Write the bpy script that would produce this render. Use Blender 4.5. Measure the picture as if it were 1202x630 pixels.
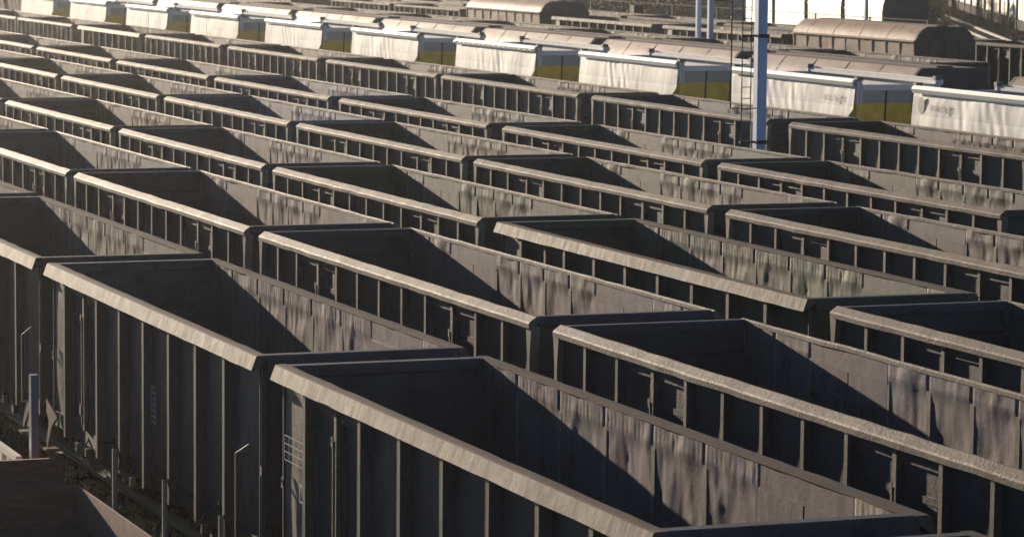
import bpy, math, random
from mathutils import Matrix, Vector, noise
random.seed(7)
R = math.radians
S = bpy.context.scene
COL = S.collection
for o in list(bpy.data.objects):
    bpy.data.objects.remove(o)

# ------------------------------------------------------------------ camera
# world: X = across the tracks, Y = along them (away from the camera), Z = up, ballast at 0
TOP = 3.35                                   # height of a gondola's top edge
CAM_Z = 5.355 + TOP
YAW, PITCH, ROLL = 0.36687, 0.105058, 0.00916
cam = bpy.data.cameras.new('camera'); cob = bpy.data.objects.new('camera', cam); COL.objects.link(cob)
cam.sensor_width = 36.0; cam.lens = 3802.8 / 1202 * 36; cam.clip_start = 0.5; cam.clip_end = 4000
cam.dof.use_dof = True; cam.dof.focus_distance = 46; cam.dof.aperture_fstop = 5.0
fwd = Vector((math.sin(YAW) * math.cos(PITCH), math.cos(YAW) * math.cos(PITCH), -math.sin(PITCH)))
right = Vector((math.cos(YAW), -math.sin(YAW), 0)); up = right.cross(fwd)
r2 = right * math.cos(ROLL) + up * math.sin(ROLL); u2 = up * math.cos(ROLL) - right * math.sin(ROLL)
M = Matrix((r2, u2, -fwd)).transposed().to_4x4(); M.translation = (0, 0, CAM_Z)
cob.matrix_world = M
S.camera = cob
# ------------------------------------------------------------------ light
SUN_EL, SUN_AZ = 8.8, -6.2                   # azimuth from +Y, minus = towards -X
W = bpy.data.worlds.new('World'); S.world = W; W.use_nodes = True
nt = W.node_tree; bg = nt.nodes['Background']
sky = nt.nodes.new('ShaderNodeTexSky'); sky.sky_type = 'NISHITA'; sky.sun_disc = False
sky.air_density = 0.7; sky.dust_density = 0.1; sky.ozone_density = 3.0; sky.sun_elevation = R(SUN_EL); sky.sun_rotation = R(SUN_AZ)
nt.links.new(sky.outputs[0], bg.inputs[0]); bg.inputs[1].default_value = 0.05
sl = bpy.data.lights.new('sun', 'SUN'); sl.energy = 5.0; sl.angle = R(0.5); sl.color = (1.0, 0.83, 0.63)
so = bpy.data.objects.new('sun', sl); COL.objects.link(so)
sd = Vector((math.sin(R(SUN_AZ)) * math.cos(R(SUN_EL)), math.cos(R(SUN_AZ)) * math.cos(R(SUN_EL)), math.sin(R(SUN_EL))))
so.rotation_euler = sd.to_track_quat('Z', 'Y').to_euler()
S.view_settings.view_transform = 'Standard'; S.view_settings.look = 'None'
S.view_settings.gamma = 1; S.view_settings.exposure = 0.88
S.cycles.volume_bounces = 1; S.cycles.max_bounces = 6; S.cycles.diffuse_bounces = 3
HAZE_DENS, HAZE_ANISO = 0.00017, 0.86

# ------------------------------------------------------------------ materials
def newmat(name):
    m = bpy.data.materials.new(name); m.use_nodes = True
    return m, m.node_tree.nodes, m.node_tree.links, m.node_tree.nodes['Principled BSDF']
def N(n, t, **kw):
    x = n.new(t)
    for k, v in kw.items(): setattr(x, k, v)
    return x
def mix(n, l, a, b, f, mode='MIX'):
    x = N(n, 'ShaderNodeMix', data_type='RGBA', blend_type=mode)
    for i, q in ((6, a), (7, b), (0, f)):
        if hasattr(q, 'links'): l.new(q, x.inputs[i])
        else: x.inputs[i].default_value = q
    return x.outputs[2]
def ramp(n, l, src, p0, p1):
    x = N(n, 'ShaderNodeMapRange', clamp=True); l.new(src, x.inputs[0])
    x.inputs[1].default_value = p0; x.inputs[2].default_value = p1
    return x.outputs[0]
def texco(n, l, scale, rand=True):
    tc = N(n, 'ShaderNodeTexCoord'); mp = N(n, 'ShaderNodeMapping'); mp.inputs['Scale'].default_value = scale
    if rand:
        oi = N(n, 'ShaderNodeObjectInfo'); ml = N(n, 'ShaderNodeMath', operation='MULTIPLY'); l.new(oi.outputs['Random'], ml.inputs[0]); ml.inputs[1].default_value = 57
        l.new(ml.outputs[0], mp.inputs['Location'])
    l.new(tc.outputs['Object'], mp.inputs['Vector'])
    return mp.outputs[0]
def noi(n, l, vec, scale, detail=4, rough=.6):
    x = N(n, 'ShaderNodeTexNoise'); x.inputs['Scale'].default_value = scale; x.inputs['Detail'].default_value = detail
    x.inputs['Roughness'].default_value = rough; l.new(vec, x.inputs['Vector']); return x.outputs['Fac']
def N_mul(n, l, a, k):
    x = N(n, 'ShaderNodeMath', operation='MULTIPLY'); l.new(a, x.inputs[0]); x.inputs[1].default_value = k; return x.outputs[0]
def c4(c): return (c[0], c[1], c[2], 1)

def worn_steel(name, dust, rust, use_obj=True, gain=1.0, spec=.22, streak=0, base=(0.05, 0.045, 0.045), rough=(.42, .7), dustamt=.5, bump=.4):
    m, n, l, p = newmat(name)
    v = texco(n, l, (1, 1, 1)); vs = texco(n, l, (6, 6, .8))
    if use_obj:
        oi = N(n, 'ShaderNodeObjectInfo'); b = oi.outputs['Color']
        if gain != 1: b = mix(n, l, b, (gain, gain, gain, 1), 1.0, 'MULTIPLY')
    else: b = c4(base)
    pa = noi(n, l, v, 1.7, 6, .65); st = noi(n, l, vs, 1.3, 5, .7); fine = noi(n, l, v, 22, 5, .7)
    c = mix(n, l, b, c4(rust), ramp(n, l, pa, .52, .68))
    if streak:
        s2 = noi(n, l, texco(n, l, (3.2, 3.2, .7)), 1.2, 5, .6)
        c = mix(n, l, c, (.03, .028, .028, 1), N_mul(n, l, ramp(n, l, s2, .50, .66), streak))
    ds = N(n, 'ShaderNodeMath', operation='MULTIPLY'); l.new(ramp(n, l, st, .45, .75), ds.inputs[0]); ds.inputs[1].default_value = dustamt
    c = mix(n, l, c, c4(dust), ds.outputs[0])
    fm = N(n, 'ShaderNodeMath', operation='MULTIPLY_ADD'); l.new(fine, fm.inputs[0]); fm.inputs[1].default_value = .9; fm.inputs[2].default_value = .55
    c = mix(n, l, c, fm.outputs[0], 1.0, 'MULTIPLY')
    l.new(c, p.inputs['Base Color']); p.inputs['Specular IOR Level'].default_value = spec
    rr = N(n, 'ShaderNodeMapRange'); l.new(st, rr.inputs[0]); rr.inputs[1].default_value = .3; rr.inputs[2].default_value = .7
    rr.inputs[3].default_value = rough[0]; rr.inputs[4].default_value = rough[1]; l.new(rr.outputs[0], p.inputs['Roughness'])
    bp = N(n, 'ShaderNodeBump'); bp.inputs['Strength'].default_value = bump; bp.inputs['Distance'].default_value = .012
    hh = N(n, 'ShaderNodeMath', operation='ADD'); l.new(pa, hh.inputs[0]); l.new(fine, hh.inputs[1]); l.new(hh.outputs[0], bp.inputs['Height'])
    l.new(bp.outputs[0], p.inputs['Normal'])
    return m
def plain(name, col, rough=.6, var=.35, scale=4, bump=0, metal=0, stretch=(1, 1, 1)):
    m, n, l, p = newmat(name)
    v = texco(n, l, stretch); a = noi(n, l, v, scale, 5, .65)
    c = mix(n, l, c4([x * (1 - var) for x in col]), c4([min(1, x * (1 + var)) for x in col]), ramp(n, l, a, .3, .7))
    l.new(c, p.inputs['Base Color']); p.inputs['Roughness'].default_value = rough; p.inputs['Metallic'].default_value = metal
    if bump:
        bp = N(n, 'ShaderNodeBump'); bp.inputs['Strength'].default_value = bump; bp.inputs['Distance'].default_value = .02
        l.new(a, bp.inputs['Height']); l.new(bp.outputs[0], p.inputs['Normal'])
    return m
M_PANEL = worn_steel('panel_steel', (.125, .11, .102), (.055, .045, .042), dustamt=.45, rough=(.38,.6))
M_INNER = worn_steel('inner_steel', (.27, .205, .15), (.13, .075, .05), dustamt=.6, rough=(.45, .6), bump=.22, gain=1.9, spec=.22, streak=.42)
M_ENDW = worn_steel('end_wall_steel', (.10, .10, .11), (.05, .042, .042), dustamt=.45, rough=(.5, .7))  # darker, bluer copy of inner_steel: end wall shade put into the colour
M_RIM = worn_steel('rim_steel', (.26, .215, .16), (.08, .058, .042), use_obj=False, base=(.155, .125, .095), dustamt=.8, rough=(.6, .75), bump=.8, spec=.15, streak=.4)
M_FASCIA = worn_steel('fascia_steel', (.17, .13, .10), (.08, .056, .04), use_obj=False, base=(.115, .088, .068), dustamt=.6, rough=(.6, .75), bump=.2, spec=.08)
M_STAKE = worn_steel('stake_steel', (.36, .31, .24), (.15, .115, .085), use_obj=False, base=(.22, .19, .155), dustamt=.6, rough=(.4, .55), bump=.25)
M_DARK = plain('underframe_black', (.018, .017, .017), .7, .4, 6, .3)
M_WHEEL = plain('wheel_steel', (.05, .042, .036), .5, .3, 9)
M_FLOOR = plain('wagon_floor', (.045, .04, .036), .85, .5, 5, .4)
M_STENCIL = plain('stencil_white', (.32, .34, .38), .6, .3, 14)
M_WHITEHOSE = plain('white_rubber', (.6, .58, .52), .5, .2)
M_REDBOARD = plain('red_board', (.20, .075, .055), .75, .45, 3, .3, stretch=(1, 1, 6))
M_LITBOARD = plain('pale_board', (.26, .16, .12), .55, .3, 5, .3)
M_BLUEGREY = plain('blue_grey_steel', (.12, .14, .19), .45, .15, 5)
M_MAST = plain('mast_paint', (.52, .61, .80), .5, .1, 3, .15, stretch=(1, 1, .3))
M_LADDER = plain('ladder_galvanised', (.12, .11, .12), .5, .2)
M_GREEN = plain('yellow_green', (.70, .53, .07), .55, .22, 2.5)
M_CGREY = plain('container_grey', (.33, .345, .36), .5, .12, 2.5)
M_CPOST = plain('container_post', (.62, .64, .70), .5, .1, 3)
M_RAIL = plain('rail_steel', (.16, .14, .12), .3, .3, 6)
M_SLEEPER = plain('sleeper', (.045, .04, .035), .9, .3, 8, .4)
M_STONE = plain('ballast_stone', (.024, .023, .02), .9, .5, 30)
M_ROOF = worn_steel('hopper_roof', (.36, .26, .21), (.20, .11, .08), dustamt=.4, rough=(.5, .65), bump=.12)
M_CREAM = plain('cream_side', (.78, .72, .58), .5, .08, 2, .1)
M_BUILDING = plain('pale_render', (.34, .36, .40), .9, .12, 2)
M_WINDOW = plain('dark_glass', (.03, .035, .04), .15, .2)
M_BARK = plain('bark', (.07, .055, .04), .9, .3, 8)
M_LEAF = plain('leaf', (.075, .085, .035), .7, .4, .6)
M_LEAFDRY = plain('dry_leaf', (.09, .085, .05), .8, .4, .6)

def tarp_mat():
    m, n, l, p = newmat('tarp_white')
    tc = N(n, 'ShaderNodeTexCoord'); sp = N(n, 'ShaderNodeSeparateXYZ'); l.new(tc.outputs['Object'], sp.inputs[0])
    band = N(n, 'ShaderNodeMath', operation='COMPARE'); l.new(sp.outputs['Z'], band.inputs[0]); band.inputs[1].default_value = 2.44; band.inputs[2].default_value = .27
    v = texco(n, l, (1, 1.6, .35)); a = noi(n, l, v, 3, 4, .6)
    g = mix(n, l, (.30, .34, .38, 1), (.50, .54, .58, 1), ramp(n, l, a, .35, .65))
    c = mix(n, l, (.84, .87, .84, 1), g, band.outputs[0])
    d = noi(n, l, texco(n, l, (1, 1, 1)), 1.2, 5, .6)
    c = mix(n, l, c, (.5, .47, .42, 1), N_mul(n, l, ramp(n, l, d, .58, .8), .35))
    l.new(c, p.inputs['Base Color']); p.inputs['Roughness'].default_value = .42; p.inputs['Specular IOR Level'].default_value = .9; p.inputs['Sheen Weight'].default_value = 1.0; p.inputs['Sheen Roughness'].default_value = .45
    tr = N(n, 'ShaderNodeBsdfTranslucent'); l.new(c, tr.inputs[0])
    ms = N(n, 'ShaderNodeMixShader'); ms.inputs[0].default_value = .25
    out = n['Material Output']; l.new(p.outputs[0], ms.inputs[1]); l.new(tr.outputs[0], ms.inputs[2]); l.new(ms.outputs[0], out.inputs[0])
    return m
M_TARP = tarp_mat()
def ground_mat():
    m, n, l, p = newmat('ballast_ground')
    v = texco(n, l, (1, 1, 1), False)
    vo = N(n, 'ShaderNodeTexVoronoi'); vo.inputs['Scale'].default_value = 24; l.new(v, vo.inputs['Vector'])
    a = noi(n, l, v, .25, 6, .65); b = noi(n, l, v, 6, 5, .7)
    c = mix(n, l, (.022, .021, .018, 1), (.036, .036, .020, 1), ramp(n, l, a, .4, .65))
    c = mix(n, l, c, vo.outputs['Color'], .12, 'MULTIPLY')
    c = mix(n, l, c, (.055, .054, .03, 1), N_mul(n, l, ramp(n, l, b, .5, .8), .5))
    l.new(c, p.inputs['Base Color']); p.inputs['Roughness'].default_value = 1; p.inputs['Specular IOR Level'].default_value = .0
    bp = N(n, 'ShaderNodeBump'); bp.inputs['Strength'].default_value = .9; bp.inputs['Distance'].default_value = .04
    l.new(vo.outputs['Distance'], bp.inputs['Height']); l.new(bp.outputs[0], p.inputs['Normal'])
    return m
M_GROUND = ground_mat()

# ------------------------------------------------------------------ mesh helpers
class MB:
    def __init__(s): s.v = []; s.f = []
    def add(s, vs, fs):
        k = len(s.v); s.v += [tuple(x) for x in vs]; s.f += [tuple(i + k for i in f) for f in fs]
    def box(s, x0, x1, y0, y1, z0, z1):
        s.add([(x, y, z) for x in (x0, x1) for y in (y0, y1) for z in (z0, z1)],
              [(0, 1, 3, 2), (4, 6, 7, 5), (0, 4, 5, 1), (2, 3, 7, 6), (0, 2, 6, 4), (1, 5, 7, 3)])
        return s
    def prism(s, prof, a, b, axis='y', xf=None):
        """profile of 2-D points extruded from a to b"""
        n = len(prof); vs = []
        for t in (a, b):
            for (p, q) in prof:
                vs.append({'y': (p, t, q), 'x': (t, p, q), 'z': (p, q, t)}[axis])
        s.add(vs, [tuple(range(n))[::-1], tuple(range(n, 2 * n))] + [(i, (i + 1) % n, n + (i + 1) % n, n + i) for i in range(n)])
        return s
    def tube(s, pts, r, n=6):
        pts = [Vector(p) for p in pts]; rings = []
        for i, p in enumerate(pts):
            d = (pts[min(i + 1, len(pts) - 1)] - pts[max(i - 1, 0)]).normalized()
            a = d.orthogonal().normalized(); b = d.cross(a)
            rr = r[i] if isinstance(r, (list, tuple)) else r
            rings.append([p + (a * math.cos(t) + b * math.sin(t)) * rr for t in [2 * math.pi * k / n for k in range(n)]])
        # keep rings aligned
        k = len(s.v); s.v += [tuple(q) for g in rings for q in g]
        for i in range(len(rings) - 1):
            # find best twist
            off = min(range(n), key=lambda o: (rings[i + 1][o] - pts[i + 1] - (rings[i][0] - pts[i])).length)
            for j in range(n):
                s.f.append((k + i * n + j, k + i * n + (j + 1) % n, k + (i + 1) * n + (j + 1 + off) % n, k + (i + 1) * n + (j + off) % n))
        s.f.append(tuple(k + j for j in range(n))[::-1]); s.f.append(tuple(k + (len(rings) - 1) * n + j for j in range(n)))
        return s
    def disc(s, c, r, w, n=20, axis='x'):
        prof = [(r * math.cos(t), r * math.sin(t)) for t in [2 * math.pi * k / n for k in range(n)]]
        return s.prism([(c[1] + a, c[2] + b) for a, b in prof], c[0] - w / 2, c[0] + w / 2, 'x')
    def mesh(s, name, mat, smooth=False):
        me = bpy.data.meshes.new(name); me.from_pydata(s.v, [], s.f); me.validate()
        import bmesh
        bm = bmesh.new(); bm.from_mesh(me); bmesh.ops.recalc_face_normals(bm, faces=bm.faces); bm.to_mesh(me); bm.free()
        me.materials.append(mat)
        if smooth:
            for p in me.polygons: p.use_smooth = True
            try: me.set_sharp_from_angle(angle=R(28))
            except Exception: pass
        return me
def obj(name, me, parent=None, loc=(0, 0, 0), rz=0, color=None):
    o = bpy.data.objects.new(name, me); COL.objects.link(o); o.parent = parent; o.location = loc
    if rz: o.rotation_euler.z = rz
    if color: o.color = c4(color)
    return o
def tag(o, label, cat, group=None):
    o['label'] = label; o['category'] = cat
    if group: o['group'] = group
    return o
def struct(o): o['kind'] = 'structure'; return o
def empty(name, loc=(0, 0, 0), rz=0):
    o = bpy.data.objects.new(name, None); COL.objects.link(o); o.location = loc; o.rotation_euler.z = rz; o.empty_display_size = .3
    return o
KIDS = {}
def children(o):
    return [c for c in bpy.data.objects if c.parent == o]
def tree_of(root):                       # record thing > parts > sub-parts once, to copy quickly
    return (root, [tree_of(c) for c in children(root)])
def copy_tree(t, parent=None, jitter=None):
    c = t[0].copy(); COL.objects.link(c); c.parent = parent
    for k in t[1]: copy_tree(k, c)
    return c
def recolor(o, col):
    for c in children_map.get(o.name, []): c.color = c4(col)

# ------------------------------------------------------------------ gondola pieces
def sheet(w, z0, z1, amp, seed, ny, nz, band=None, thick=.02, dents=14, damp=.022, bamp=.016):
    """one side sheet between two stakes: outer face at -x, inner face at +x, pressed outwards and dented"""
    rnd = random.Random(seed); mb = MB()
    D = [(rnd.uniform(-w / 2, w / 2), rnd.uniform(z0, z1), rnd.choice((.05, .06, .08, .10, .16)), rnd.uniform(.5, 1.6) * damp * rnd.choice((-1, -1, 1)), rnd.uniform(.8, 1.5)) for _ in range(dents)]
    off = rnd.uniform(0, 50)
    def h(y, z):
        e = math.cos(math.pi * y / w); e = max(e, 0) ** .8
        zz = (z - z0) / (z1 - z0); sh = min(1, 5 * zz, 5 * (1 - zz) if not band else max(0, 4 * (1 - zz - band / (z1 - z0))) )
        sh = max(0, min(1, sh))
        d = amp * e * sh
        d += .016 * noise.noise((off + y * 2.2, z * 1.6, seed)) * e + .006 * noise.noise((off + y * 7, z * 4.5, seed)) * e
        for (a, b, r, k, asp) in D:
            q = ((y - a) / r) ** 2 + ((z - b) / (r * asp)) ** 2
            if q < 6: d += k * math.exp(-q) * min(1, e * 1.5) * (.25 if band and z > z1 - band else 1)
        if band and z > z1 - band: d -= .014 * min(1, e * 6)
        if band and z > z1 - band:
            t = (z - (z1 - band)) / band
            d += bamp * max(0, math.sin(t * math.pi)) * (0.4 + .9 * noise.noise((y * 5 + off, 3, 1))) * (.5 + .5 * math.cos(y * 2 * math.pi / .105 + noise.noise((y * 3, off, 0)) * 2)) * min(1, e * 3)
        return d
    zs = [z0 + (z1 - z0) * j / nz for j in range(nz + 1)]
    if band:
        nb = 5; zs = [z0 + (z1 - band - z0) * j / nz for j in range(nz)] + [z1 - band + band * j / nb for j in range(nb + 1)]
    ys = [-w / 2 + w * i / ny for i in range(ny + 1)]
    k = len(zs)
    for y in ys:
        for z in zs: mb.v.append((thick / 2 - h(y, z), y, z))
    for i in range(ny):
        for j in range(k - 1): mb.f.append((i * k + j, i * k + j + 1, (i + 1) * k + j + 1, (i + 1) * k + j))
    # outer face, coarser
    b0 = len(mb.v); n2, m2 = max(6, ny // 3), 6
    yy = [-w / 2 + w * i / n2 for i in range(n2 + 1)]; zz = [z0 + (z1 - z0) * j / m2 for j in range(m2 + 1)]
    for y in yy:
        for z in zz: mb.v.append((-thick / 2 - h(y, z) * .8, y, z))
    for i in range(n2):
        for j in range(m2): mb.f.append((b0 + i * (m2 + 1) + j, b0 + (i + 1) * (m2 + 1) + j, b0 + (i + 1) * (m2 + 1) + j + 1, b0 + i * (m2 + 1) + j + 1))
    me = bpy.data.meshes.new('side_panel'); me.from_pydata(mb.v, [], mb.f); me.materials.append(M_INNER); me.materials.append(M_PANEL)
    nin = ny * (k - 1)
    for i, p in enumerate(me.polygons): p.use_smooth = True; p.material_index = 0 if i < nin else 1
    return me
def door_mesh(w, z0, z1, deep, seed):
    """one door leaf, recessed, with pressed frame, hinge straps and latch bar"""
    mb = MB(); rnd = random.Random(seed); f = .09
    mb.box(-.012 + deep, .016 + deep, -w / 2, w / 2, z0, z1)
    mb.box(-.05 + deep, -.012 + deep, -w / 2 + .01, -w / 2 + f, z0 + .03, z1 - .1)
    mb.box(-.05 + deep, -.012 + deep, w / 2 - f, w / 2 - .01, z0 + .03, z1 - .1)
    mb.box(-.02 + deep, -.012 + deep, -w / 2 + f, w / 2 - f, z1 - .36, z1 - .28)
    mb.box(-.045 + deep, -.012 + deep, -w / 2 + f, w / 2 - f, z0 + .03, z0 + .14)
    # inner side frame
    mb.box(.016 + deep, .04 + deep, -w / 2 + .01, -w / 2 + .05, z0, z1 - .35)
    mb.box(.016 + deep, .04 + deep, w / 2 - .05, w / 2 - .01, z0, z1 - .35)
    mb.box(.016 + deep, .045 + deep, -w / 2 + .05, w / 2 - .05, z1 - .40, z1 - .34)
    me = mb.mesh('door', M_PANEL); me.materials.append(M_INNER)
    for p in me.polygons:
        if p.center.x > .0155 + deep and p.normal.x > -.5: p.material_index = 1
    return me
def latch_mesh(w, z1, deep):
    mb = MB()
    mb.box(-.035 + deep, -.021 + deep, w / 2 - .30, w / 2 - .10, z1 - .33, z1 - .31)
    mb.tube([(-.07 + deep, w / 2 - .3, z1 - .45), (-.075 + deep, w / 2 - .27, z1 - .75), (-.07 + deep, w / 2 - .25, z1 - 1.15)], .012)
    return mb.mesh('latch', M_PANEL)
def rod_mesh(z0, z1, xo):
    mb = MB(); mb.box(xo, xo + .03, -.025, .005, z0 + .1, z1 - .55); mb.box(xo - .01, xo, -.035, .02, z1 - .62, z1 - .5); mb.box(xo - .02, xo, -.05, .05, z0 + .25, z0 + .4)
    mb.box(xo + .035, xo + .09, -.045, .045, z0, z1 - .1)
    return mb.mesh('lock_rod', M_RIM)
def stake_mesh(d, w, z0, z1, inner=.015):
    """pressed hat-section stake: outer web and two flanks, plus the seam strap inside"""
    mb = MB()
    mb.prism([(-d, -w / 2), (-d, w / 2), (0, w / 2 + .004), (0, -w / 2 - .004)], z0, z1, 'z')
    mb.box(0.0, inner, -.05, .05, z0 + .2, z1)
    me = mb.mesh('stake', M_PANEL); me.materials.append(M_STAKE)      # sunlight put into web and strap colour, shade into the flanks
    for p in me.polygons:
        if abs(p.normal.x) > .9: p.material_index = 1
    return me
def wedge_mesh(d, z0, z1):
    """corner post whose gusset widens towards the rim"""
    mb = MB()
    mb.prism([(-.045, z0), (.045, z0), (.045, z1 - .45), (.10, z1), (-.10, z1), (-.045, z1 - .45)], -d, .03, 'x')
    return mb.mesh('corner_post', M_STAKE)
def bent_rim(prof, y0, y1, seed, amp=.018, n=26, mat=None):
    """long top rim, slightly knocked about, with joints"""
    rnd = random.Random(seed); mb = MB(); k = len(prof); cx = sum(p[0] for p in prof) / k; cz = sum(p[1] for p in prof) / k
    ys = [y0 + (y1 - y0) * i / n for i in range(n + 1)]
    for y in ys:
        e = min(1, (y - y0) * 1.2, (y1 - y) * 1.2)
        dx = amp * noise.noise((y * .9, seed * 3.1, 0)) * e; dz = amp * .8 * noise.noise((y * 1.3, seed * 5.7, 9)) * e
        sc = 1 + .10 * noise.noise((y * 2.1, seed, 4)) * e
        for (p, q) in prof: mb.v.append((cx + (p - cx) * sc + dx, y, cz + (q - cz) * sc + dz))
    for i in range(n):
        for j in range(k): mb.f.append((i * k + j, i * k + (j + 1) % k, (i + 1) * k + (j + 1) % k, (i + 1) * k + j))
    mb.f.append(tuple(range(k))[::-1]); mb.f.append(tuple(n * k + j for j in range(k)))
    return mb.mesh('top_rim', mat or M_RIM, smooth=mat is not None and mat.name.startswith('fascia'))

def bogie(parent, y, color=None):
    fr = obj('bogie', ME['bogie'], parent, (0, y, 0))
    return fr
ME = {}
def build_bogie_meshes():
    mb = MB()
    for sx in (-1, 1):
        mb.prism([(-1.15, .62), (-.8, .78), (-.3, .62), (.3, .62), (.8, .78), (1.15, .62), (1.15, .45), (.75, .42), (.35, .30), (-.35, .30), (-.75, .42), (-1.15, .45)], sx * 1.02 - .06, sx * 1.02 + .06, 'x')
        for sy in (-.9, .9):
            mb.box(sx * 1.04 - .12, sx * 1.04 + .12, sy - .16, sy + .16, .42, .70)
            mb.tube([(sx * 1.12, sy - .25, .55), (sx * 1.12, sy - .25, .85)], .07, 8); mb.tube([(sx * 1.12, sy + .25, .55), (sx * 1.12, sy + .25, .85)], .07, 8)
    mb.box(-1.0, 1.0, -.2, .2, .5, .82)
    ME['bogie'] = mb.mesh('bogie', M_DARK)
    mb = MB()
    for sx in (-1, 1):
        mb.disc((sx * .78, 0, .62), .46, .12, 22); mb.disc((sx * .70, 0, .62), .49, .03, 22)
    mb.tube([(-.9, 0, .62), (.9, 0, .62)], .08, 10)
    ME['wheelset'] = mb.mesh('wheelset', M_WHEEL)
    mb = MB(); mb.tube([(0, 0, 1.06), (0, .42, 1.06)], .08, 10); mb.prism([(.22 * math.cos(t), 1.06 + .22 * math.sin(t)) for t in [k * math.pi / 8 for k in range(16)]], .42, .47, 'y')
    ME['buffer'] = mb.mesh('buffer', M_DARK)
build_bogie_meshes()

def running_gear(t, L, wheels=True, ends=True):
    """bogies, wheelsets and buffers shared by every wagon"""
    for sy in (-1, 1):
        b = obj('bogie', ME['bogie'], t, (0, sy * (L / 2 - 2.1), 0))
        if wheels:
            for q in (-.9, .9): obj('wheelset', ME['wheelset'], b, (0, q, 0))
        if ends:
            for sx in (-.875, .875): obj('buffer', ME['buffer'], t, (sx, sy * (L / 2 - .08), 0), 0 if sy > 0 else math.pi)

# sheets shared by all wagons
ZB, ZS = 1.02, TOP - .045
SHE = [sheet(1.06, ZB, ZS, (.012, .024, .008, .030, .016, .020, .010, .026, .014, .018)[i], 10 + i, 26, 16, band=.26, damp=.0075, dents=26, bamp=.004) for i in range(10)]
SHF = [sheet(1.29, ZB, ZS, (.010, .018, .006, .022, .012, .015, .008, .020)[i], 40 + i, 40, 18, band=.28, damp=.009, dents=30, bamp=.011) for i in range(8)]
DE, WE = .125, 2.95
DF, WF = .17, 2.90
ME['stakeE'] = stake_mesh(DE - .02, .085, ZB - .03, TOP - .13)
ME['stakeF'] = stake_mesh(DF - .02, .105, ZB - .25, TOP - .17)
ME['cornerE'] = wedge_mesh(DE - .02, ZB - .1, TOP - .13)
ME['cornerF'] = stake_mesh(.025, .06, ZB - .1, TOP - .17)
ME['doorE'] = [door_mesh(.99, ZB - .04, ZS - .27, .0, i) for i in range(2)]
ME['latchE'] = latch_mesh(.99, ZS - .27, .0)
hm = MB(); hm.box(-.045, .0, -.5, .5, ZS - .255, ZS); ME['header'] = hm.mesh('door_header', M_PANEL)
hm = MB(); hm.box(.0, .022, -.5, .5, ZS - .29, ZS - .005); ME['header_in'] = hm.mesh('header_lining', M_INNER)
ME['rodE'] = rod_mesh(ZB, ZS, -.11)
ME['doorF'] = [door_mesh(.98, ZB - .06, ZS - .27, .02, i) for i in range(2)]
ME['latchF'] = latch_mesh(.98, ZS - .27, .0)
ME['rodF'] = rod_mesh(ZB, ZS, -.13)

def end_wall(Wd, style):
    mb = MB(); hx = Wd / 2 - .13; z0, z1 = ZB, TOP - .1
    mb.box(-hx, hx, -.012, .012, z0, z1)
    if style == 'E':     # pressed horizontal ribs, seen from both sides
        for z in (1.55, 2.05, 2.62, 2.95):
            for sg in (-1, 1):
                mb.prism([(sg * .012, z - .07), (sg * .05, z - .035), (sg * .05, z + .035), (sg * .012, z + .07)], -hx + .02, hx - .02, 'x')
        for x in (-hx + .03, hx - .03, -.45, .45): mb.box(x - .04, x + .04, .014, .07, z0, z1 - .02)
    else:
        for x in (-.95, -.35, .35, .95): mb.box(x - .035, x + .035, -.028, -.013, z0 + .1, z1 - .3)
        mb.box(-hx + .02, hx - .02, -.05, -.013, z1 - .32, z1 - .26)
        for x in (-.7, 0, .7): mb.box(x - .07, x + .07, .013, .10, z0, z1 - .02)
        mb.box(-hx, hx, .013, .09, z0 + .8, z0 + .93)
    return mb.mesh('end_wall', M_ENDW)
ME['endE'] = end_wall(WE, 'E'); ME['endF'] = end_wall(WF, 'F')

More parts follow.
